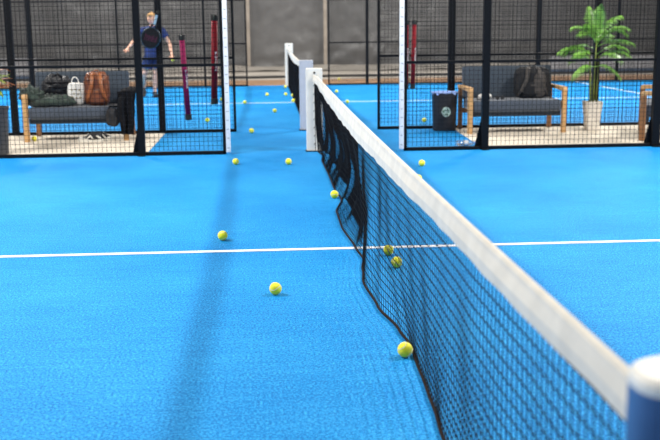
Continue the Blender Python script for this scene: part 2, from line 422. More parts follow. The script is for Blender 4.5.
def net_thing(y0, label, path, wav, ycells, cord, seg, group='court nets'):
    t = thing('padel_net', label, 'net', (0, y0, 0), 0, group)
    Ln = 10.0; ya, yb = .075, 9.985
    mb = MB()
    def thread(pts, r):
        mb.tube(pts, r, 3, caps=False)
    nr = 20
    for k in range(1, nr):
        s = k/nr
        n = int((yb-ya)/seg)
        thread([(net_xz(y, s, path, wav)[0], y, net_xz(y, s, path, wav)[1]) for y in [ya+(yb-ya)*i/n for i in range(n+1)]], cord)
    nc = int((yb-ya)/ycells)
    for i in range(nc+1):
        y = ya+(yb-ya)*i/nc
        jit = .0
        if wav and y > 5.0:
            y2 = y+ycells*.5
            if y2 < yb: thread([(net_xz(y2, s, path, wav)[0], y2, net_xz(y2, s, path, wav)[1]) for s in [q/16*.86 for q in range(17)]], cord*1.1)
        thread([(net_xz(y, s, path, wav)[0], y+jit, net_xz(y, s, path, wav)[1]) for s in [q/16 for q in range(17)]], cord*(.8 if y < 4.8 and wav else 1.35))
    mb.build('netting', M['net'], t)
    n = 160
    MB().tube([(net_xz(y, 1, path, wav)[0], y, .010) for y in [ya+(yb-ya)*i/n for i in range(n+1)]], .0075, 6).build('hem_cord', M['hem'], t, smooth=True)
    # tape folded over the cable, lower edge waving
    tb = MB(); vs = []; n = 220; prof_n = 10
    ye = .0+.045; yf = 10.005
    for i in range(n+1):
        y = ye+(yf-ye)*i/n; zt = ztop(y); h = band_h(y)
        if wav: zt -= .028*max(0, min(1, (y-9.3)/.7))
        wob = (.010*noise.noise(Vector((0, y*1.9, 4)))+.014*noise.noise(Vector((3, y*4.7, 1)))) *min(1, .15+y/5) if wav else 0
        fl = .5+.5*noise.noise(Vector((7, y*1.4, 1)))
        lx = -.012-.016*fl*(wav and 1); rx = .010
        sec = [(lx, zt-h+wob), (lx-.001, zt-h*.6), (-.0125, zt-h*.25), (-.0105, zt-.007), (-.004, zt-.001), (.004, zt-.001), (.0105, zt-.007), (.0125, zt-h*.25), (rx, zt-h*.6), (rx-.002, zt-h-wob), (rx-.005, zt-h-wob), (.008, zt-h*.3), (0, zt-.018), (-.008, zt-h*.3), (lx+.003, zt-h+wob)]
        vs += [(a, y, b) for a, b in sec]
        m = len(sec)
    fs = [(i*m+j, (i+1)*m+j, (i+1)*m+(j+1) % m, i*m+(j+1) % m) for i in range(n) for j in range(m)]
    fs += [tuple(range(m)), tuple(n*m+j for j in range(m-1, -1, -1))]
    tb.add(vs, fs).build('top_tape', M['band'], t)
    MB().tube([(0, yf-.02, ztop(yf)-.01), (0, yf+.02, ztop(yf)+.0)], .005, 6).build('cable', M['black_steel'], t)
    # side lacing down the far post
    lc = MB()
    lc.tube([(.004, yb+.008, .02), (.004, yb+.008, .82)], .004, 5)
    lc.build('side_cord', M['net'], t)
    return t
net_thing(0.0, 'sagging black net with white top tape crossing the near court towards the camera', PATH, True, .041, .0023, .05)
net_thing(12.31, 'black net with white top tape on the far court, behind the pale grey post', None, False, .05, .003, .5)
lace = thing('lacing', 'row of black ties down the front of the white net post', 'lacing', (0, 10.0, 0))
lm = None
for k in range(9):
    z = .08+.095*k
    if lm is None:
        lm = MB().tube([(-.012, 0.004, 0), (-.004, -.004, .012), (.010, 0, .004)], .0045, 5).build('tie', M['tie'], lace); c = lm
    else:
        c = lm.copy(); C.objects.link(c); c.parent = lace
    c.location = (.0, 0, z)

# ------------------------------------------------------------------ balls
def make_ball():
    t = thing('tennis_ball', '', 'ball')
    bm = bmesh.new(); bmesh.ops.create_icosphere(bm, subdivisions=4, radius=.0335)
    me = bpy.data.meshes.new('felt'); bm.to_mesh(me); bm.free(); me.materials.append(M['ball'])
    for p in me.polygons: p.use_smooth = True
    o = bpy.data.objects.new('felt', me); C.objects.link(o); o.parent = t
    pts = []
    for k in range(65):
        a = 2*PI*k/64; A = .44
        x = cos(a)+A*cos(3*a)*.6; y = sin(a)-A*sin(3*a)*.6; z = 1.05*sin(2*a)
        v = Vector((x, y, z)).normalized()*.0332; pts.append(v)
    MB().tube(pts, .0016, 6, caps=False).build('seam', M['ball_seam'], t, smooth=True)
    return t
BALLS = [
 (-.87, 5.34, 'yellow ball just beyond the white centre line on the open left floor'),
 (-.53, 3.93, 'yellow ball nearest the camera on the open floor, in front of the centre line'),
 (-.88, 9.05, 'yellow ball below the foot of the left white padded strip'),
 (-.33, 8.97, 'yellow ball on the near court beside the white net post'),
 (.0, 6.89, 'yellow ball resting against the net halfway to the white post'),
 (.19, 4.78, 'upper of the two yellow balls seen through the net at the centre line'),
 (.20, 4.46, 'lower of the two yellow balls seen through the net at the centre line'),
 (.022, 2.85, 'yellow ball touching the net hem, nearest the camera along the net'),
 (1.02, 8.67, 'yellow ball on the near court below the right white padded strip'),
 (.83, 7.68, 'yellow ball half hidden behind the net tape on the right side'),
 (-.75, 12.10, 'yellow ball on the walkway at the threshold of the far court'),
 (-.40, 15.23, 'yellow ball on the far court between threshold and its centre line'),
 (-.93, 17.13, 'yellow ball on the centre line of the far court in the opening'),
 (-.51, 19.12, 'yellow ball on the far court beyond its centre line, in the opening'),
 (-1.43, 13.74, 'yellow ball seen through mesh between the two hanging left tubes'),
 (-1.39, 17.95, 'yellow ball seen just right of the lower end of the left red tube'),
 (-1.52, 17.11, 'yellow ball directly behind the lower end of the left red tube'),
 (-.13, 19.15, 'left yellow ball of the pair under the far net'),
 (.00, 18.75, 'right yellow ball of the pair under the far net'),
 (-.03, 17.39, 'yellow ball under the far net on its centre line beside the grey post'),
 (-.08, 21.62, 'yellow ball at the foot of the farthest white net post'),
 (1.37, 24.49, 'yellow ball on the brown strip beyond the far court'),
 (.96, 19.76, 'yellow ball beyond the centre line of the far court, right of its net'),
 (.95, 16.9, 'yellow ball in front of the far centre line, right of the white net post'),
 (1.77, 13.18, 'yellow ball seen through mesh to the left of the black bin'),
 (-3.50, 11.53, 'yellow ball on the beige slab behind the front leg of the left bench'),
 (3.04, 14.13, 'yellow ball on the far court seen under the seat of the right bench'),
]
proto = make_ball()
for i, (x, y, lab) in enumerate(BALLS):
    o = proto if i == 0 else dup(proto)
    z = .0335
    if -4 < x < -1.9 and 10 < y < 12.3: z += .006
    if y > 22.7: z += .005
    o.location = (x, y, z); o.rotation_euler = (random.uniform(0, 6), random.uniform(0, 6), random.uniform(0, 6))
    if i == 1: o.rotation_euler = (.9, .3, 1.9)
    tag(o, lab, 'ball', 'tennis balls lying about the courts')

# ------------------------------------------------------------------ benches
def make_bench():
    t = thing('bench', '', 'bench')
    W, D = 1.30, .74
    for sx in (-1, 1):
        x = sx*(W/2-.03)
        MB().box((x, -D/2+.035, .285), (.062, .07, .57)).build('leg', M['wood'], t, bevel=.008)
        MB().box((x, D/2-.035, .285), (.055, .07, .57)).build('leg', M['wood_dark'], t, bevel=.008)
        # armrest: plank with a rounded front corner
        a = MB(); pts = [(-D/2, .545), (-D/2+.004, .575), (-D/2+.02, .592), (-D/2+.05, .598), (D/2, .598), (D/2, .560), (-D/2+.05, .545)]
        vs = [(x+e*.034, y, z) for e in (-1, 1) for y, z in pts]; k = len(pts)
        a.add(vs, [tuple(range(k)), tuple(range(2*k-1, k-1, -1))]+[(i, i+k, (i+1) % k+k, (i+1) % k) for i in range(k)])
        a.build('armrest', M['wood'], t, bevel=.004)
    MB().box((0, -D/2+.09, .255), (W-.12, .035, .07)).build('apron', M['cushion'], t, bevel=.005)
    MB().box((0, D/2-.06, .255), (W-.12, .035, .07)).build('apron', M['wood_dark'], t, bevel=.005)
    s = MB().box((0, -.02, .354), (W-.125, D-.06, .15)).build('seat_cushion', M['cushion_seat'], t, bevel=.035, smooth=True)
    rot = Matrix.Rotation(-.16, 3, 'X')
    MB().box((0, D/2-.10, .63), (W-.09, .12, .44), rot).build('backrest', M['cushion'], t, bevel=.025, smooth=True)
    return t
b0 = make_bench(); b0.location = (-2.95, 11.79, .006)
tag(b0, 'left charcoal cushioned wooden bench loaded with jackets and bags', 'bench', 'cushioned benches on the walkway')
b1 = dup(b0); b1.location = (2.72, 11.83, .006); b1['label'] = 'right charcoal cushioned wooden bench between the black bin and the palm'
b2 = dup(b0); b2['label'] = 'turned wooden bench cut off by the right edge, shade-coloured front leg showing'
ang = math.atan2(-.35, .94)      # direction front leg -> rear leg is the bench's +Y
b2.rotation_euler = (0, 0, ang-PI/2)
Rz = Matrix.Rotation(ang-PI/2, 3, 'Z'); off = Rz @ Vector((-.62, -.335, 0)); off2 = Rz @ Vector((.62, -.335, 0))
tgt = Vector((3.99, 10.44, .006)); use = off if (Rz @ Vector((1, 0, 0))).y > 0 else off2
b2.location = tgt-use
for ch in b2.children:
    if ch.name.startswith('leg'):
        ch.data = ch.data.copy(); ch.data.materials[0] = M['wood_dark']  # legs turned from the light take the shade-darkened oak
# ------------------------------------------------------------------ things on and by the left bench
ZS = .436
t = thing('jacket', 'crumpled dark green jacket spread over the left end of the left bench', 'jacket', (-3.3, 11.75, ZS))
g = MB()
g.blob((.02, -.06, .055), (.56, .36, .13), .045, 2.6, 2, fold=.6, nu=60, nv=34)
g.blob((-.20, -.12, .13), (.30, .26, .18), .045, 2.8, 5, fold=.6, nu=44, nv=28, rot=Matrix.Rotation(.5, 3, 'Y'))
g.build('body', M['green_cloth'], t, smooth=True)
g = MB(); 
g.tube([(-.14, -.14, .16), (-.22, -.16, .21), (-.30, -.15, .19), (-.36, -.12, .10)], [.06, .055, .05, .035], 14).build('sleeve', M['green_cloth'], t, smooth=True)
MB().tube([(.18, -.22, .05), (.02, -.25, .075), (-.14, -.24, .045), (-.22, -.22, .05)], [.035, .05, .05, .03], 14).build('sleeve', M['green_cloth'], t, smooth=True)
t = thing('holdall', 'puffy black nylon bag standing on the green jacket', 'bag', (-3.22, 11.87, ZS+.10))
g = MB()
g.blob((-.02, 0, .12), (.38, .24, .29), .045, 2.4, 9, sq=2.3, fold=.5, nu=50, nv=30)
g.build('body', M['black_nylon'], t, smooth=True)
for k in range(3):
    MB().tube([(-.14, -.10, .07+.06*k), (-.05, -.135, .075+.06*k), (.06, -.135, .068+.06*k), (.14, -.09, .075+.06*k)], .012, 8).build('fold_seam', M['black_cloth'], t, smooth=True)
MB().tube([(-.07, -.02, .25), (-.05, -.03, .285), (.02, -.03, .29), (.05, -.02, .25)], .010, 8).build('handle', M['black_cloth'], t, smooth=True)

t = thing('tote_bag', 'white canvas bag with a thin loop handle leaning beside the brown backpack', 'bag', (-2.985, 11.78, ZS))
MB().blob((0, 0, .145), (.215, .11, .29), .008, 2.0, 3, sq=5, nu=44, nv=30, rot=Matrix.Rotation(.03, 3, 'Y')).build('body', M['white_cloth'], t, smooth=True)
MB().tube([(-.01+.045*cos(a), .0, .285+.075*sin(a)) for a in [PI*k/12 for k in range(13)]], .006, 8).build('handle', M['white_cloth'], t, smooth=True)
g = MB()
for dx, dz in ((-.045, .20), (.0, .205), (.048, .195), (-.02, .15), (.03, .145), (-.05, .11), (.01, .095), (.055, .10)):
    g.box((dx, -.056, dz), (.022, .006, .016))
g.build('printed_motif', mat('tan_print', (.42, .34, .16), .7), t)

def backpack(name, label, loc, rz, W, D, H, mb_, ms, seed, s=1):
    t = thing(name, label, 'backpack', loc, rz)
    MB().blob((0, 0, H*.5), (W, D, H), .018, 2.4, seed, sq=4.2, fold=.3, nu=56, nv=36).build('body', mb_, t, smooth=True)
    MB().blob((0, -D*.42, H*.30), (W*.72, D*.42, H*.46), .008, 1.6, seed+3, sq=3.4, nu=40, nv=26).build('front_pocket', mb_, t, smooth=True)
    for sx in (-1, 1):
        pts = [(sx*W*.10, -D*.10, H*1.0), (sx*W*.16, -D*.50, H*.93), (sx*W*.20, -D*.66, H*.62), (sx*W*.33, -D*.66, H*.30), (sx*W*.44, -D*.45, H*.06)]
        MB().tube(pts, [.022*s, .030*s, .028*s, .020*s, .012*s], 10, flat=.45).build('shoulder_strap', ms, t, smooth=True)
    MB().tube([(-.035, -.01, H*.98), (-.028, -.015, H*1.06), (.028, -.015, H*1.06), (.035, -.01, H*.98)], .008, 8).build('handle', ms, t, smooth=True)
    MB().box((0, -D*.645, H*.42), (W*.16, .008, H*.05)).build('buckle', ms, t, bevel=.003)
    return t
backpack('backpack', 'rust brown leather backpack with shoulder straps standing on the left bench', (-2.71, 11.72, ZS), .08, .30, .20, .42, M['brown_leather'], M['brown_strap'], 12)
t = backpack('backpack', 'dark grey and black backpack leaning at the right end of the right bench', (3.0, 11.86, ZS), -.05, .46, .20, .41, M['navy_nylon'], M['grey_nylon'], 31)
MB().blob((.09, -.09, .18), (.17, .10, .34), .012, 1.8, 8, sq=2.8, fold=.3, nu=36, nv=24).build('side_pocket', M['grey_nylon'], t, smooth=True)

# black trousers draped over the right armrest
def drape():
    t = thing('jacket', 'long black jacket draped over the right armrest of the left bench, sleeve hanging', 'jacket', (-2.30, 11.44, .03))
    def panel(xc, w, zt, zb, y, seed, yb):
        mb = MB(); nx, nz = 26, 30; vs = []
        for side in (0, 1):
            for k in range(nz+1):
                s = k/nz; z = zt+(zb-zt)*s
                ww = w*(1-.18*s+.08*sin(3*s+seed))
                for i in range(nx+1):
                    u = i/nx*2-1
                    d = .028*math.sqrt(max(0, 1-u*u))*(1-.3*s)
                    f = .018*sin(u*7+seed+2*s)*s+.014*noise.noise(Vector((u*3, s*4, seed)))
                    vs.append((xc+u*ww/2+.01*noise.noise(Vector((s*5, seed, 0))), y+yb*s+f+(-d if side == 0 else d), z))
        w1 = nx+1; o2 = w1*(nz+1)
        fs = [(k*w1+i, k*w1+i+1, (k+1)*w1+i+1, (k+1)*w1+i) for k in range(nz) for i in range(nx)]
        fs += [(o2+k*w1+i+1, o2+k*w1+i, o2+(k+1)*w1+i, o2+(k+1)*w1+i+1) for k in range(nz) for i in range(nx)]
        for k in range(nz):
            fs += [(k*w1, (k+1)*w1, o2+(k+1)*w1, o2+k*w1), (k*w1+nx, o2+k*w1+nx, o2+(k+1)*w1+nx, (k+1)*w1+nx)]
        for i in range(nx):
            fs += [(i, o2+i, o2+i+1, i+1), (nz*w1+i, nz*w1+i+1, o2+nz*w1+i+1, o2+nz*w1+i)]
        return mb.add(vs, fs)
    panel(.0, .215, .60, .06, -.075, 1.2, .02).build('body', M['black_cloth'], t, smooth=True)
    MB().blob((.02, .14, .60), (.21, .50, .07), .014, 1.8, 4, fold=.4, nu=40, nv=20).build('shoulder', M['black_cloth'], t, smooth=True)
    MB().tube([(-.04, -.10, .55), (-.07, -.13, .38), (-.05, -.13, .22), (-.045, -.12, .12)], [.035, .042, .036, .03], 12).build('sleeve', M['black_cloth'], t, smooth=True)
drape()
t = thing('waist_bag', 'small black bag hanging over the front edge of the left bench seat', 'bag', (-2.47, 11.36, .22))
MB().blob((0, -.01, .13), (.17, .09, .22), .018, 2.2, 6, sq=2.4, fold=.4, nu=40, nv=26).build('body', M['black_nylon'], t, smooth=True)
MB().tube([(-.06, 0, .21), (-.04, .05, .262), (.05, .09, .262), (.13, .06, .30), (.17, .03, .36)], .009, 8).build('strap', M['black_cloth'], t, smooth=True)
t.location.z = .18

def make_shoe():
    t = thing('sneaker', '', 'shoe')
    def outline(sc, n=28):
        p = []
        for k in range(n):
            a = 2*PI*k/n; x = cos(a)*.145; w = .048*(1-.22*math.exp(-((x+.02)/.05)**2))*(1.05 if x > 0 else .88)
            p.append((x*sc, sin(a)*w*sc))
        return p
    MB().prism(outline(1.0), 0, .034).build('sole', M['shoe_white'], t, bevel=.004)
    up = MB(); vs = []; n = 24; rings = 7
    for k in range(rings+1):
        s = k/rings
        for j in range(n):
            a = 2*PI*j/n; x0 = cos(a)*.140; y0 = sin(a)*.044*(1-.5*s**2)
            hgt = .022+s*(.065 if x0 < 0 else .065-.045*min(1, x0/.13))
            xx = x0*(1-.16*s) - .012*s
            if s > .8: xx = min(xx, .035)
            vs.append((xx, y0, .005+hgt))
    up.add(vs, [(i*n+j, i*n+(j+1) % n, (i+1)*n+(j+1) % n, (i+1)*n+j) for i in range(rings) for j in range(n)]+[tuple(rings*n+j for j in range(n)), tuple(range(n-1, -1, -1))])
    up.build('upper', M['shoe_black'], t, smooth=True)
    st = MB()
    for sy in (-1, 1):
        st.tube([(-.03, sy*.045, .030), (.0, sy*.043, .066), (.035, sy*.043, .034)], .010, 6)
        st.tube([(-.115, sy*.036, .035), (-.07, sy*.042, .065)], .011, 6); st.tube([(.06, sy*.040, .035), (.10, sy*.034, .038), (.13, sy*.018, .036)], .010, 6)
    st.build('side_stripe', M['shoe_white'], t)
    lc = MB()
    for k in range(4):
        lc.tube([(.018+.016*k, -.018, .082-.008*k), (.018+.016*k, 0, .088-.008*k), (.018+.016*k, .018, .082-.008*k)], .003, 5)
    lc.build('laces', M['shoe_white'], t)
    return t
s0 = make_shoe(); s0.scale = (1.1, 1.1, 1.25); s0.location = (-2.76, 11.33, .007); s0.rotation_euler = (0, 0, PI+.12)
tag(s0, 'nearer black and white sneaker of the pair under the left bench', 'shoe', 'pair of sneakers under the left bench')
s1 = dup(s0); s1.location = (-2.63, 11.45, .007); s1.rotation_euler = (0, 0, .10)
s1['label'] = 'farther black and white sneaker of the pair under the left bench'

# ------------------------------------------------------------------ bin
t = thing('waste_bin', 'black waste bin with pale blue liner and round recycling mark left of the right bench', 'bin', (1.86, 12.04, 0))
MB().lathe([(.150, 0), (.155, .01), (.172, .46), (.176, .48), (.165, .48), (.155, .42), (.15, .40)], 32, sx=1.0, sy=.82, sq=4).build('body', M['bin'], t, smooth=False, bevel=.004)
rim = MB(); vs = []; n = 64
for r, z in ((.150, .43), (.158, .487), (.170, .495), (.179, .488), (.180, .472)):
    for j in range(n):
        a = 2*PI*j/n; wv = 1+.012*sin(9*a)+.012*sin(17*a+1)
        zz = z+(.010*sin(7*a)+.008*sin(13*a) if z < .473 and r > .17 else .004*sin(5*a))
        ca, sa = cos(a), sin(a)
        vs.append((r*wv*math.copysign(abs(ca)**.5, ca), .82*r*wv*math.copysign(abs(sa)**.5, sa), zz))
rim.add(vs, [(i*n+j, i*n+(j+1) % n, (i+1)*n+(j+1) % n, (i+1)*n+j) for i in range(4) for j in range(n)])
rim.build('liner', M['liner'], t, smooth=True); t.scale = (.97, .97, 1.06)
o = MB().lathe([(.062, 0), (.062, .004)], 28).build('round_mark', M['logo_pale'], t); o.rotation_euler = (PI/2, 0, 0); o.location = (0, -.1365, .245)
ar = MB()
for k in range(3):
    a0 = PI/2+k*2*PI/3
    P = lambda r, a: Vector((r*cos(a), 0, r*sin(a)))
    ar.tube([P(.036, a0+.25), P(.034, a0+.8), P(.036, a0+1.35)], .006, 6)
    tip = P(.036, a0+1.85); b_ = P(.036, a0+1.35); nrm = b_.normalized()
    ar.add([tip, b_+nrm*.014, b_-nrm*.014, tip+Vector((0, -.006, 0)), b_+nrm*.014+Vector((0, -.006, 0)), b_-nrm*.014+Vector((0, -.006, 0))], [(0, 1, 2), (5, 4, 3), (0, 3, 4, 1), (1, 4, 5, 2), (2, 5, 3, 0)])
ar.build('recycling_arrows', M['logo_green'], o)
aa = o.children[0]; aa.rotation_euler = (-PI/2, 0, 0); aa.location = (0, 0, .005)

# small things on the right bench
t = thing('crumpled_glove', 'small crumpled cream and black cloth on the right bench seat', 'cloth', (2.33, 11.72, ZS))
MB().blob((-.035, 0, .028), (.10, .09, .06), .014, 3, 2, fold=.5).build('cuff', M['white_cloth'], t, smooth=True)
MB().blob((.02, -.03, .022), (.09, .07, .05), .012, 3, 5, fold=.4).build('palm', M['black_cloth'], t, smooth=True)
MB().blob((.075, .02, .035), (.06, .06, .06), .010, 3, 7, fold=.4).build('rolled_end', M['white_cloth'], t, smooth=True)
t = thing('sunglasses', 'pair of dark sunglasses lying on the right bench seat', 'sunglasses', (2.52, 11.66, ZS+.001))
for sx in (-1, 1):
    o = MB().lathe([(.025, -.003), (.027, 0), (.025, .003)], 18, sq=3).build('lens', M['shoe_black'], t)
    o.rotation_euler = (PI/2-.2, 0, 0); o.location = (sx*.033, -.03, .025)
    MB().tube([(sx*.062, -.028, .03), (sx*.065, .05, .018), (sx*.055, .10, .006)], .003, 6).build('temple', M['shoe_black'], t)
MB().tube([(-.01, -.031, .03), (0, -.033, .034), (.01, -.031, .03)], .003, 6).build('bridge', M['shoe_black'], t)
# bottle on the floor
t = thing('plastic_bottle', 'clear plastic bottle lying on the walkway at the foot of the right fence post', 'bottle', (1.79, 10.30, .034), 0)
MB().lathe([(.010, 0), (.028, .002), (.032, .012), (.031, .06), (.028, .075), (.031, .09), (.032, .15), (.022, .185), (.012, .20), (.012, .22)], 24).build('body', M['clear'], t, smooth=True)
MB().lathe([(.015, .215), (.015, .238), (.013, .24)], 16).build('cap', M['liner'], t)
MB().lathe([(.0325, .085), (.0325, .14)], 24, cap=False).build('label_band', M['print_white'], t)
t.rotation_euler = (0, PI/2, .12); t.location = (1.69, 10.28, .034)

# ------------------------------------------------------------------ palm
t = thing('potted_palm', 'tall green palm in a tapered pale square planter right of the right bench', 'plant', (3.78, 11.68, .006))
MB().lathe([(.078, 0), (.080, .006), (.115, .375), (.117, .385), (.105, .385), (.100, .36)], 40, sq=7).build('planter', M['planter'], t, bevel=.003)
MB().lathe([(.098, .345), (.098, .362)], 24, sq=6).build('soil', M['soil'], t)
rr = random.Random(21)
stems = [((-.035, -.01), (-.06, .02, 1.02), .014), ((.01, .02), (.02, .0, 1.18), .016), ((.04, -.02), (.05, -.03, .98), .012), ((0, -.03), (-.01, -.05, .86), .011)]
for (bx, by), (tx, ty, tz), r in stems:
    MB().tube([(bx, by, .35), (bx*1.2, by, .6), ((bx+tx)/2*1.1, (by+ty)/2, .85 if tz > .9 else .7), (tx, ty, tz)], [r, r*.9, r*.7, r*.45], 10).build('stem', M['palm_stem'], t, smooth=True)
def frond(base, az, length, rise, droop, seed, nl=26):
    rq = random.Random(seed); mb = MB(); base = Vector(base)
    h = Vector((cos(az), sin(az), 0)); pts = []
    for k in range(nl+1):
        s = k/nl
        pts.append(base+h*length*(s*.95)+Vector((0, 0, rise*s-droop*s*s)))
    mb.tube(pts, [.006*(1-.75*k/nl) for k in range(nl+1)], 5)
    for k in range(4, nl+1):
        s = k/nl; p = pts[k]; d = (pts[min(k+1, nl)]-pts[k-1]).normalized(); side = d.cross(Vector((0, 0, 1))).normalized()
        ll = .20*math.sin(PI*min(1, .22+.72*s))*rq.uniform(.85, 1.1)*(.7+.5*length)
        for sg in (-1, 1):
            dir_ = (side*sg*.80+d*.62+Vector((0, 0, .22-.1*rq.random()))).normalized()
            wv = d*.007
            a = p; m1 = p+dir_*ll*.45+Vector((0, 0, .006)); e = p+dir_*ll+Vector((0, 0, -.05*rq.random()-.25*ll))
            up = Vector((0, 0, .0014))
            mb.add([a-wv*.5, a+wv*.5, m1+wv, m1-wv, e, m1+up*5], [(0, 1, 5), (1, 2, 5), (3, 0, 5), (2, 4, 5), (4, 3, 5), (0, 3, 2, 1), (3, 4, 2)])
    return mb
fronds = [((.02, 0, 1.16), .15, .36, .62, .30), ((.02, 0, 1.16), 1.2, .22, .60, .16), ((.02, 0, 1.17), PI-.1, .36, .46, .30), ((.02, 0, 1.16), -.55, .44, .50, .35),
          ((.02, 0, 1.17), -1.6, .14, .58, .12), ((.02, 0, 1.17), 1.9, .20, .56, .12),
          ((.0, 0, 1.15), -2.2, .34, .40, .16), ((.05, -.02, .95), .05, .46, .30, .30), ((.05, -.02, .95), -.9, .36, .22, .26), ((-.06, .02, 1.0), PI, .44, .28, .26),
          ((-.06, .02, 1.0), PI+.7, .34, .16, .22), ((-.01, -.05, .84), -.15, .36, .10, .26), ((-.01, -.05, .84), PI+.25, .34, .06, .22), ((.02, 0, 1.17), PI/2+.3, .22, .55, .2),
          ((.02, 0, 1.16), .5, .34, .56, .30), ((-.03, 0, .92), 2.3, .35, .2, .24), ((.03, 0, 1.10), -.1, .50, .24, .22), ((-.02, 0, 1.08), PI-.5, .40, .16, .26), ((.02, 0, 1.14), PI+.5, .34, .40, .3), ((.03, 0, 1.12), .9, .42, .40, .36), ((.03, 0, 1.0), -.4, .42, .34, .3), ((.03, 0, 1.14), -.25, .40, .52, .42), ((-.05, .02, 1.0), PI-.25, .40, .36, .36)]
for i, f in enumerate(fronds):
    frond(*f, seed=i).build('frond', M['palm'], t)

# croton in the dark pot at the left edge
t = thing('potted_croton', 'yellow, green and red leaved plant in a dark pot at the left edge', 'plant', (-3.645, 10.27, .006))
MB().lathe([(.13, 0), (.135, .01), (.155, .50), (.168, .505), (.17, .54), (.16, .545), (.152, .54), (.147, .50)], 36).build('pot', M['pot_dark'], t, smooth=False, bevel=.004)
MB().lathe([(.149, .48), (.149, .50)], 28).build('soil', M['soil'], t)
for k in range(3):
    MB().tube([(.05*cos(k*2.1), .05*sin(k*2.1), .48), (.03*cos(k*2.1), .03*sin(k*2.1), .72), (.06*cos(k*2.1), .06*sin(k*2.1), .98)], [.012, .009, .006], 8).build('stem', M['palm_stem'], t)
for colour, m, sd in (('y', M['croton_y'], 3), ('r', M['croton_r'], 8)):
    rq = random.Random(sd)
    for k in range(26 if colour == 'y' else 13):
        mb = MB(); az = rq.uniform(0, 2*PI); el = rq.uniform(-.3, .9); zb = rq.uniform(.72, 1.0)
        d = Vector((cos(az)*cos(el), sin(az)*cos(el), sin(el))); sd_ = d.cross(Vector((0, 0, 1))).normalized(); L_ = rq.uniform(.18, .25); w = .032
        b_ = Vector((.03*cos(az), .03*sin(az), zb)); ps = []
        for s, ww in ((0, .1), (.25, .7), (.55, 1), (.8, .65), (1, .02)):
            c = b_+d*L_*s+Vector((0, 0, -.07*s*s)); ps += [c-sd_*w*ww, c+Vector((0, 0, -.008*ww)), c+sd_*w*ww]
        for i in range(4):
            q = i*3; mb.add([ps[q], ps[q+1], ps[q+2], ps[q+3], ps[q+4], ps[q+5]], [(0, 1, 4, 3), (1, 2, 5, 4)])
        o = mb.build('leaf', m, t, smooth=True)
        so = o.modifiers.new('thickness', 'SOLIDIFY'); so.thickness = .0015

# ------------------------------------------------------------------ ball tubes hanging on the fences
def ball_tube(label, m, top, bot, r, letters=True, face_y=-1):
    top = Vector(top); bot = Vector(bot); L = (top-bot).length; d = (top-bot).normalized()
    t = thing('ball_tube', label, 'ball tube', bot, 0, 'ball collecting tubes hanging on the fences')
    t.rotation_euler = Vector((0, 0, 1)).rotation_difference(d).to_euler()
    n = 20
    MB().lathe([(r, .05), (r, L-.05)], n).build('tube', m, t, smooth=True)
    MB().lathe([(r*1.12, 0), (r*1.16, .008), (r*1.16, .06), (r*1.0, .065)], n).build('end_cap', M['tube_cap'], t)
    MB().lathe([(r*1.0, L-.065), (r*1.16, L-.06), (r*1.16, L-.008), (r*1.05, L)], n).build('end_cap', M['tube_cap'], t)
    MB().tube([(0, -r*1.0, L-.03), (0, -r*1.1-.03, L-.005), (0, -r*1.1-.05, L-.02), (0, -r*1.1-.048, L-.05)], .004, 6).build('hook', M['tie'], t)
    if letters:
        # vertical run of white lettering: blocky strokes reading along the tube
        w = MB(); z = L*.56
        def stroke(x0, z0, x1, z1): w.bar((x0, 0, z0), (x1, 0, z1), .004, .0065)
        g = [[(0, 0, 0, 1), (0, 1, 1, 1), (0, .5, .7, .5)], [(0, 0, 1, 0), (0, 0, 0, 1), (1, 0, 1, 1)], [(0, 0, .5, 1), (.5, 1, 1, 0)], [(0, 0, 0, 1), (0, 0, 1, 0), (0, .5, .8, .5), (0, 1, 1, 1)], [(0, 0, 1, 1), (0, 1, 1, 0)], [(0, 0, 0, 1), (1, 0, 1, 1), (0, .5, 1, .5)]]
        for ch in g:
            for a, b, c, e in ch:
                stroke(.006+a*.018, z+b*.026, .006+c*.018, z+e*.026)
            z -= .036
        o = w.build('lettering', M['print_white'], t); o.location = (.006, -r-.001, 0)
    t.location = bot
    return t
ball_tube('magenta tube with black ends hanging askew nearest the person', M['tube_magenta'], (-1.47, 10.015, 1.335), (-1.425, 10.015, .385), .031, letters=True)
ball_tube('dark red tube with black ends hanging beside the left white padded strip', M['tube_red'], (-1.10, 10.015, 1.545), (-1.13, 10.015, .56), .035)
ball_tube('left one of the two dark red tubes right of the right white padded strip', M['tube_red'], (1.37, 12.24, 1.475), (1.365, 12.24, .555), .030)
ball_tube('right one of the two dark red tubes, in front of the mesh above the bin', M['tube_red'], (1.475, 12.24, 1.475), (1.455, 12.24, .555), .030)

# ------------------------------------------------------------------ racket hanging on the second fence
t = thing('padel_racket', 'black racket with magenta print hanging handle up on the fence before the person', 'racket', (-2.05, 12.20, 1.275))
R_ = Matrix.Rotation(-.32, 3, 'Y')
def disc(rx, rz, y0, y1, n=40, holes=False):
    mb = MB(); vs = [(rx*cos(2*PI*k/n), y, rz*sin(2*PI*k/n)) for y in (y0, y1) for k in range(n)]
    mb.add(vs, [tuple(range(n)), tuple(range(2*n-1, n-1, -1))]+[(k, k+n, (k+1) % n+n, (k+1) % n) for k in range(n)]); return mb
h = disc(.118, .130, -.018, .018).build('head', M['racket'], t, bevel=.004)
MB().tube([(.120*cos(2*PI*k/40), 0, .132*sin(2*PI*k/40)) for k in range(41)], .012, 8, caps=False, flat=1.4).build('frame', M['racket_rim'], h, smooth=True)
y = MB()
y.bar((-.05, 0, .105), (-.018, 0, .185), .022, .03); y.bar((.05, 0, .105), (.018, 0, .185), .022, .03); y.bar((-.05, 0, .125), (.05, 0, .125), .02, .02)
y.build('throat', M['racket'], t, bevel=.003)
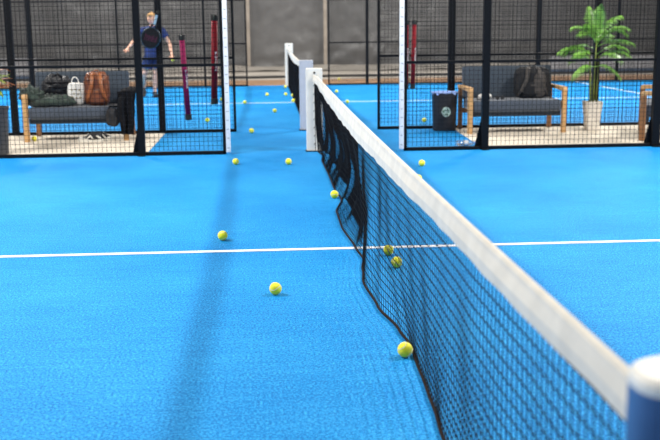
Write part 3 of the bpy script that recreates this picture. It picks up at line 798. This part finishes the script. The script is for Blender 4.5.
MB().lathe([(.018, .175), (.019, .19), (.017, .31), (.021, .32), (.021, .332), (.017, .335)], 14, sq=3).build('grip', M['grip'], t)
MB().lathe([(.0225, .315), (.0225, .337), (.019, .34)], 14, sq=3).build('butt_cap', M['racket'], t)
MB().tube([(0, 0, .335), (.02, .02, .36), (.0, .06, .37), (-.02, .03, .35), (0, 0, .335)], .004, 6).build('wrist_cord', M['tie'], t)
pr = MB()
for k in range(7):
    x = -.075+.024*k
    pr.bar((x, -.0195, -.035+.02*(k % 2)), (x+.006, -.0195, .025+.015*((k+1) % 2)), .006, .003)
pr.bar((-.08, -.0195, -.04), (.08, -.0195, -.032), .006, .003); pr.bar((-.02, -.0195, -.02), (.07, -.0195, .01), .006, .003)
pr.build('printed_marks', M['racket_print'], h)
rh = MB()
for i in range(-3, 4):
    for j in range(-3, 4):
        if i*i+j*j < 12 and (i+j) % 2 == 0:
            rh.lathe([(.005, -.0191), (.005, .0191)], 8)
            for q in range(-16, 0):
                x, yy, z = rh.v[q]; rh.v[q] = (x+i*.022, z, yy+j*.024)
rh.build('face_holes', M['tube_cap'], h)
t.rotation_euler = (0, .30, 0)

# ------------------------------------------------------------------ person
def skin_mesh(name, verts, edges, radii, m, parent, root=0, sub=2):
    me = bpy.data.meshes.new(name); me.from_pydata([Vector(v) for v in verts], edges, []); me.materials.append(m)
    o = bpy.data.objects.new(name, me); C.objects.link(o); o.parent = parent
    s = o.modifiers.new('skin', 'SKIN'); s.use_smooth_shade = True
    for i, r in enumerate(radii):
        sv = me.skin_vertices[0].data[i]; sv.radius = (r if isinstance(r, tuple) else (r, r)); sv.use_root = (i == root)
    sb = o.modifiers.new('sub', 'SUBSURF'); sb.levels = sub; sb.render_levels = sub
    return o
PX, PY = -2.79, 19.25
person = thing('person', 'person in blue shirt and shorts on the far court, arms held out low', 'person', (PX, PY, 0))
# facing -Y (towards the camera); viewer's left = -x
V = []; E_ = []; R = []
def chain(pts, start=None):
    prev = start
    for p, r in pts:
        V.append(p); R.append(r); i = len(V)-1
        if prev is not None: E_.append((prev, i))
        prev = i
    return prev
chain([((0, 0, .93), (.145, .10))])
sp = chain([((0, .0, 1.05), (.13, .095)), ((0, .005, 1.20), (.15, .10)), ((0, .01, 1.35), (.15, .095))], 0)
nk = chain([((0, .0, 1.46), (.055, .055)), ((0, -.015, 1.53), (.052, .055))], sp)
for sx, el, wr in ((-1, (-.385, -.02, 1.17), (-.50, -.16, 1.03)), (1, (.345, -.02, 1.12), (.395, -.17, .89))):
    sh = chain([((sx*.13, .01, 1.40), (.062, .06)), ((sx*.19, .01, 1.385), (.058, .056)), (((sx*.19+el[0])/2, 0, (1.385+el[2])/2), (.045, .045)), (el, (.037, .037)), (tuple((a*.6+b*.4) for a, b in zip(el, wr)), (.036, .036)), (wr, (.024, .021))], sp)
    w = Vector(wr); d = (w-Vector(el)).normalized()
    chain([(tuple(w+d*.045), (.032, .018))], sh)
# legs: viewer's right leg straight under him, the other stepping behind
chain([((.085, 0, .86), (.092, .095)), ((.07, -.01, .68), (.075, .078)), ((.03, -.02, .50), (.056, .060)), ((.01, .0, .36), (.056, .060)), ((.0, .02, .20), (.040, .043)), ((-.005, .03, .09), (.032, .036)), ((-.005, .0, .045), (.036, .03)), ((-.0, -.12, .03), (.038, .022))], 0)
chain([((-.085, 0, .86), (.092, .095)), ((-.14, -.0, .68), (.075, .078)), ((-.205, -.02, .50), (.056, .060)), ((-.235, .08, .38), (.056, .060)), ((-.255, .22, .26), (.040, .043)), ((-.262, .30, .18), (.032, .036)), ((-.262, .29, .14), (.036, .03)), ((-.262, .20, .045), (.036, .022))], 0)
body = skin_mesh('body', V, E_, R, M['skin'], person)
# hands: palm and five fingers each
def hand(w, el, side, curl, name):
    w = Vector(w); el = Vector(el); d = (w-el).normalized()
    up = Vector((0, -1, 0)); up = (up-d*up.dot(d)).normalized(); s = d.cross(up)*side
    HV = [w-d*.01, w+d*.04, w+d*.075]; HR = [(.022, .017), (.034, .016), (.036, .014)]; HE = [(0, 1), (1, 2)]
    for k, (o_, ln) in enumerate(((-.027, .062), (-.009, .072), (.010, .068), (.028, .052))):
        a = w+d*.085+s*o_; b = a+(d*cos(curl*.5)+up*-sin(curl*.5)*-1)*ln*.5; c = b+(d*cos(curl*1.4)+up*sin(curl*1.4))*ln*.5
        i = len(HV); HV += [a, b, c]; HR += [(.010, .010), (.009, .009), (.0075, .0075)]; HE += [(2, i), (i, i+1), (i+1, i+2)]
    a = w+d*.03-s*.034; b = a+(d*.7-s*.5+up*.3)*.04; c = b+(d*.8+up*.35)*.032
    i = len(HV); HV += [a, b, c]; HR += [(.012, .012), (.010, .010), (.008, .008)]; HE += [(1, i), (i, i+1), (i+1, i+2)]
    return skin_mesh(name, HV, HE, HR, M['skin'], person, sub=1)
hand((-.50, -.16, 1.03), (-.385, -.02, 1.17), 1, .5, 'hand')
hand((.395, -.17, .89), (.345, -.02, 1.12), -1, 1.0, 'hand')
# head with face
hd = MB(); vs = []; nu, nv = 32, 24
for i in range(nv+1):
    ph = -PI/2+PI*i/nv
    for j in range(nu):
        th = 2*PI*j/nu; x = cos(ph)*cos(th); yv = cos(ph)*sin(th); z = sin(ph)
        wx = .076*(1-.22*max(0, -z)**1.3); wy = .096
        px, py, pz = x*wx, yv*wy, z*.118
        if yv < 0:
            py *= 1-.06*max(0, -z)
            py -= .020*math.exp(-((px/.012)**2))*math.exp(-(((pz+.018)/.024)**2))   # nose
            py += .007*math.exp(-(((abs(px)-.030)/.014)**2))*math.exp(-(((pz-.008)/.012)**2))  # sockets
            py -= .006*math.exp(-((px/.024)**2))*math.exp(-(((pz+.055)/.010)**2))   # mouth
            py -= .007*math.exp(-((px/.022)**2))*math.exp(-(((pz+.098)/.014)**2))   # chin
        vs.append((px, py, pz))
hd.add(vs, [(i*nu+j, i*nu+(j+1) % nu, (i+1)*nu+(j+1) % nu, (i+1)*nu+j) for i in range(nv) for j in range(nu)])
head = hd.build('head', M['skin'], person, smooth=True, loc=(0, -.03, 1.615)); head.rotation_euler = (.12, 0, -.1); head.scale = (1.08, 1.05, 1.06)
for sx in (-1, 1):
    MB().blob((sx*.030, -.083, .008), (.024, .012, .012)).build('eye', M['eye'], head, smooth=True)
    MB().blob((sx*.077, .005, -.005), (.016, .034, .058), sq=2.2).build('ear', M['skin'], head, smooth=True)
    MB().tube([(sx*.016, -.091, .026), (sx*.032, -.089, .031), (sx*.045, -.078, .026)], .004, 6).build('eyebrow', M['hair'], head)
MB().blob((0, -.093, -.056), (.042, .014, .012)).build('mouth', M['lip'], head, smooth=True)
hr = MB(); vs = []
for i in range(25):
    for j in range(48):
        th = 2*PI*j/48; yv0 = sin(th)
        ph0 = .62 if yv0 < -.55 else (.62-(yv0+.55)*1.5 if yv0 < -.1 else -.05-.45*min(1, (yv0+.1)/.8))
        ph = ph0+(PI/2-ph0)*i/24
        x = cos(ph)*cos(th); yv = cos(ph)*yv0; z = sin(ph)
        n_ = .010*noise.fractal(Vector((x*5, yv*5, z*5)), .8, 2, 3)*min(1, i/3+.3)
        gr = .010*min(1, i/4)
        fr = .018*math.exp(-((ph-.95)/.35)**2)*max(0, -yv0)
        vs.append((x*(.078+gr+n_), yv*(.098+gr+n_+fr), z*(.120+gr+n_)+fr*.8))
hr.add(vs, [(i*48+j, i*48+(j+1) % 48, (i+1)*48+(j+1) % 48, (i+1)*48+j) for i in range(24) for j in range(48)])
for k in range(8):
    a = -.052+.015*k
    hr.tube([(a, -.060, .088), (a+.006, -.092, .092), (a+.014, -.106, .070)], [.014, .013, .004], 7)
hr.build('hair', M['hair'], head, smooth=True)
# shirt: torso shell with sleeves, and shorts
def loft(rings, n=32):
    mb = MB(); vs = []
    for (cx_, cy_, cz_, rx, ry) in rings:
        for j in range(n):
            a = 2*PI*j/n
            f = 1+.03*sin(5*a+cz_*22)
            vs.append((cx_+rx*f*cos(a), cy_+ry*f*sin(a), cz_))
    k = len(rings)
    mb.add(vs, [(i*n+j, i*n+(j+1) % n, (i+1)*n+(j+1) % n, (i+1)*n+j) for i in range(k-1) for j in range(n)]); return mb
sh = loft([(0, 0, .86, .185, .145), (0, 0, .93, .18, .14), (0, 0, 1.05, .168, .13), (0, .0, 1.20, .18, .135), (0, .005, 1.33, .195, .13), (0, .008, 1.41, .20, .11), (0, .005, 1.458, .135, .088), (0, 0, 1.475, .075, .068)])
sh.build('shirt', M['shirt'], person, smooth=True)
for sx, el in ((-1, (-.385, -.02, 1.17)), (1, (.345, -.02, 1.12))):
    s0_ = Vector((sx*.13, .01, 1.395)); s1_ = Vector((sx*.20, .01, 1.38)); e_ = Vector(el); mid = s1_+(e_-s1_)*.55
    MB().tube([s0_, s1_, (s1_+mid)/2, mid], [.070, .076, .074, .072], 18, caps=False).build('sleeve', M['shirt'], person, smooth=True)
shr = loft([(0, 0, .98, .165, .13), (0, 0, .86, .19, .148), (0, 0, .78, .20, .15)])
shr.tube([(.09, 0, .84), (.085, -.005, .72), (.07, -.01, .60)], [.105, .112, .118], 22, caps=False)
shr.tube([(-.09, 0, .84), (-.125, -.0, .72), (-.15, -.01, .60)], [.105, .112, .118], 22, caps=False)
shr.build('shorts', M['shorts'], person, smooth=True)
def pshoe(loc, rx, rz):
    u = MB().blob((0, -.045, .048), (.095, .27, .085), sq=2.6, nu=30, nv=16).build('shoe', M['shoe_black'], person, smooth=True, loc=loc)
    MB().blob((0, -.045, .012), (.10, .285, .024), sq=4, nu=30, nv=10).build('sole', M['shoe_black'], u, smooth=True)
    MB().tube([(0, .03, .06), (0, .035, .105)], [.048, .044], 14).build('collar', M['shoe_black'], u, smooth=True)
    u.rotation_euler = (rx, 0, rz)
pshoe((0, .0, .003), 0, .25); pshoe((-.262, .27, .06), .75, -.1)
person.scale = (.97, .97, .97)
hb = dup(proto); hb.location = (PX+.408, PY-.262, .762)
tag(hb, 'pale ball held in the hand of the person in blue', 'ball', 'tennis balls lying about the courts')

# ------------------------------------------------------------------ low things far right behind the last fence
t = thing('barrier', 'low pale grey barrier with dark blue foot, right of the palm', 'barrier', (10.8, 27.2, -.0))
MB().box((0, 0, .26), (6.2, .10, .38)).build('board', M['palegrey'], t, bevel=.01)
MB().box((0, -.01, .04), (6.2, .12, .07)).build('foot_board', M['bluegrey'], t, bevel=.01)
t = thing('barrier', 'low pale barrier with dark blue foot, left behind the yellow leaved plant', 'barrier', (-9.2, 27.2, -.0))
MB().box((0, 0, .33), (4.6, .10, .50)).build('board', M['palegrey'], t, bevel=.01)
MB().box((0, -.01, .05), (4.6, .12, .09)).build('foot_board', M['bluegrey'], t, bevel=.01)

# ------------------------------------------------------------------ light: floodlights along the sides of both courts, added tarp fill, pale hall all round
def area(name, loc, sx, sy, power, target=None, col=(1, 1, 1)):
    l = bpy.data.lights.new(name, 'AREA'); l.shape = 'RECTANGLE'; l.size = sx; l.size_y = sy; l.energy = power; l.color = col
    o = bpy.data.objects.new(name, l); C.objects.link(o); o.location = loc
    if target: o.rotation_euler = (Vector(target)-Vector(loc)).to_track_quat('-Z', 'Y').to_euler()
    return o
for yc in (5.0, 17.3):
    for sx in (-1, 1):
        o = area('flood_and_fill', (sx*6.8, yc+.9, 7.0), .5, 3.6, 1000, col=(1, .97, .92))
        o.rotation_euler = (0, sx*math.radians(30), 0)
for sx in (-1, 1):
    area('flood_and_fill', (sx*6, 27.5, 6.5), 3, 1.5, 260, (sx*3, 32, 1.0))  # added fill lamps, aimed at the tarpaulin only to brighten it
w = bpy.data.worlds.new('hall'); bpy.context.scene.world = w; w.use_nodes = True
bg = w.node_tree.nodes['Background']; bg.inputs['Color'].default_value = (1.0, .97, .93, 1); bg.inputs['Strength'].default_value = .42

# ------------------------------------------------------------------ camera
cd = bpy.data.cameras.new('camera'); cam = bpy.data.objects.new('camera', cd); C.objects.link(cam)
f, yaw, pit, rol = 989.2653, .0646, -.1956, -.0103
F = Vector((sin(yaw)*cos(pit), cos(yaw)*cos(pit), sin(pit))); Rt = Vector((cos(yaw), -sin(yaw), 0)); U = Rt.cross(F)
R2 = Rt*cos(rol)+U*sin(rol); U2 = -Rt*sin(rol)+U*cos(rol)
mt = Matrix((R2, U2, -F)).transposed().to_4x4(); mt.translation = Vector((-.5662, -1.2503, 1.4324)); cam.matrix_world = mt
cd.sensor_fit = 'HORIZONTAL'; cd.sensor_width = 36; cd.lens = f/660*36; cd.clip_start = .05; cd.clip_end = 200
cd.dof.use_dof = True; cd.dof.focus_distance = 5.9; cd.dof.aperture_fstop = 3.4
sc = bpy.context.scene; sc.camera = cam
sc.view_settings.view_transform = 'Standard'; sc.view_settings.look = 'None'; sc.view_settings.gamma = 1; sc.view_settings.use_curve_mapping = False
sc.view_settings.exposure = 0.2
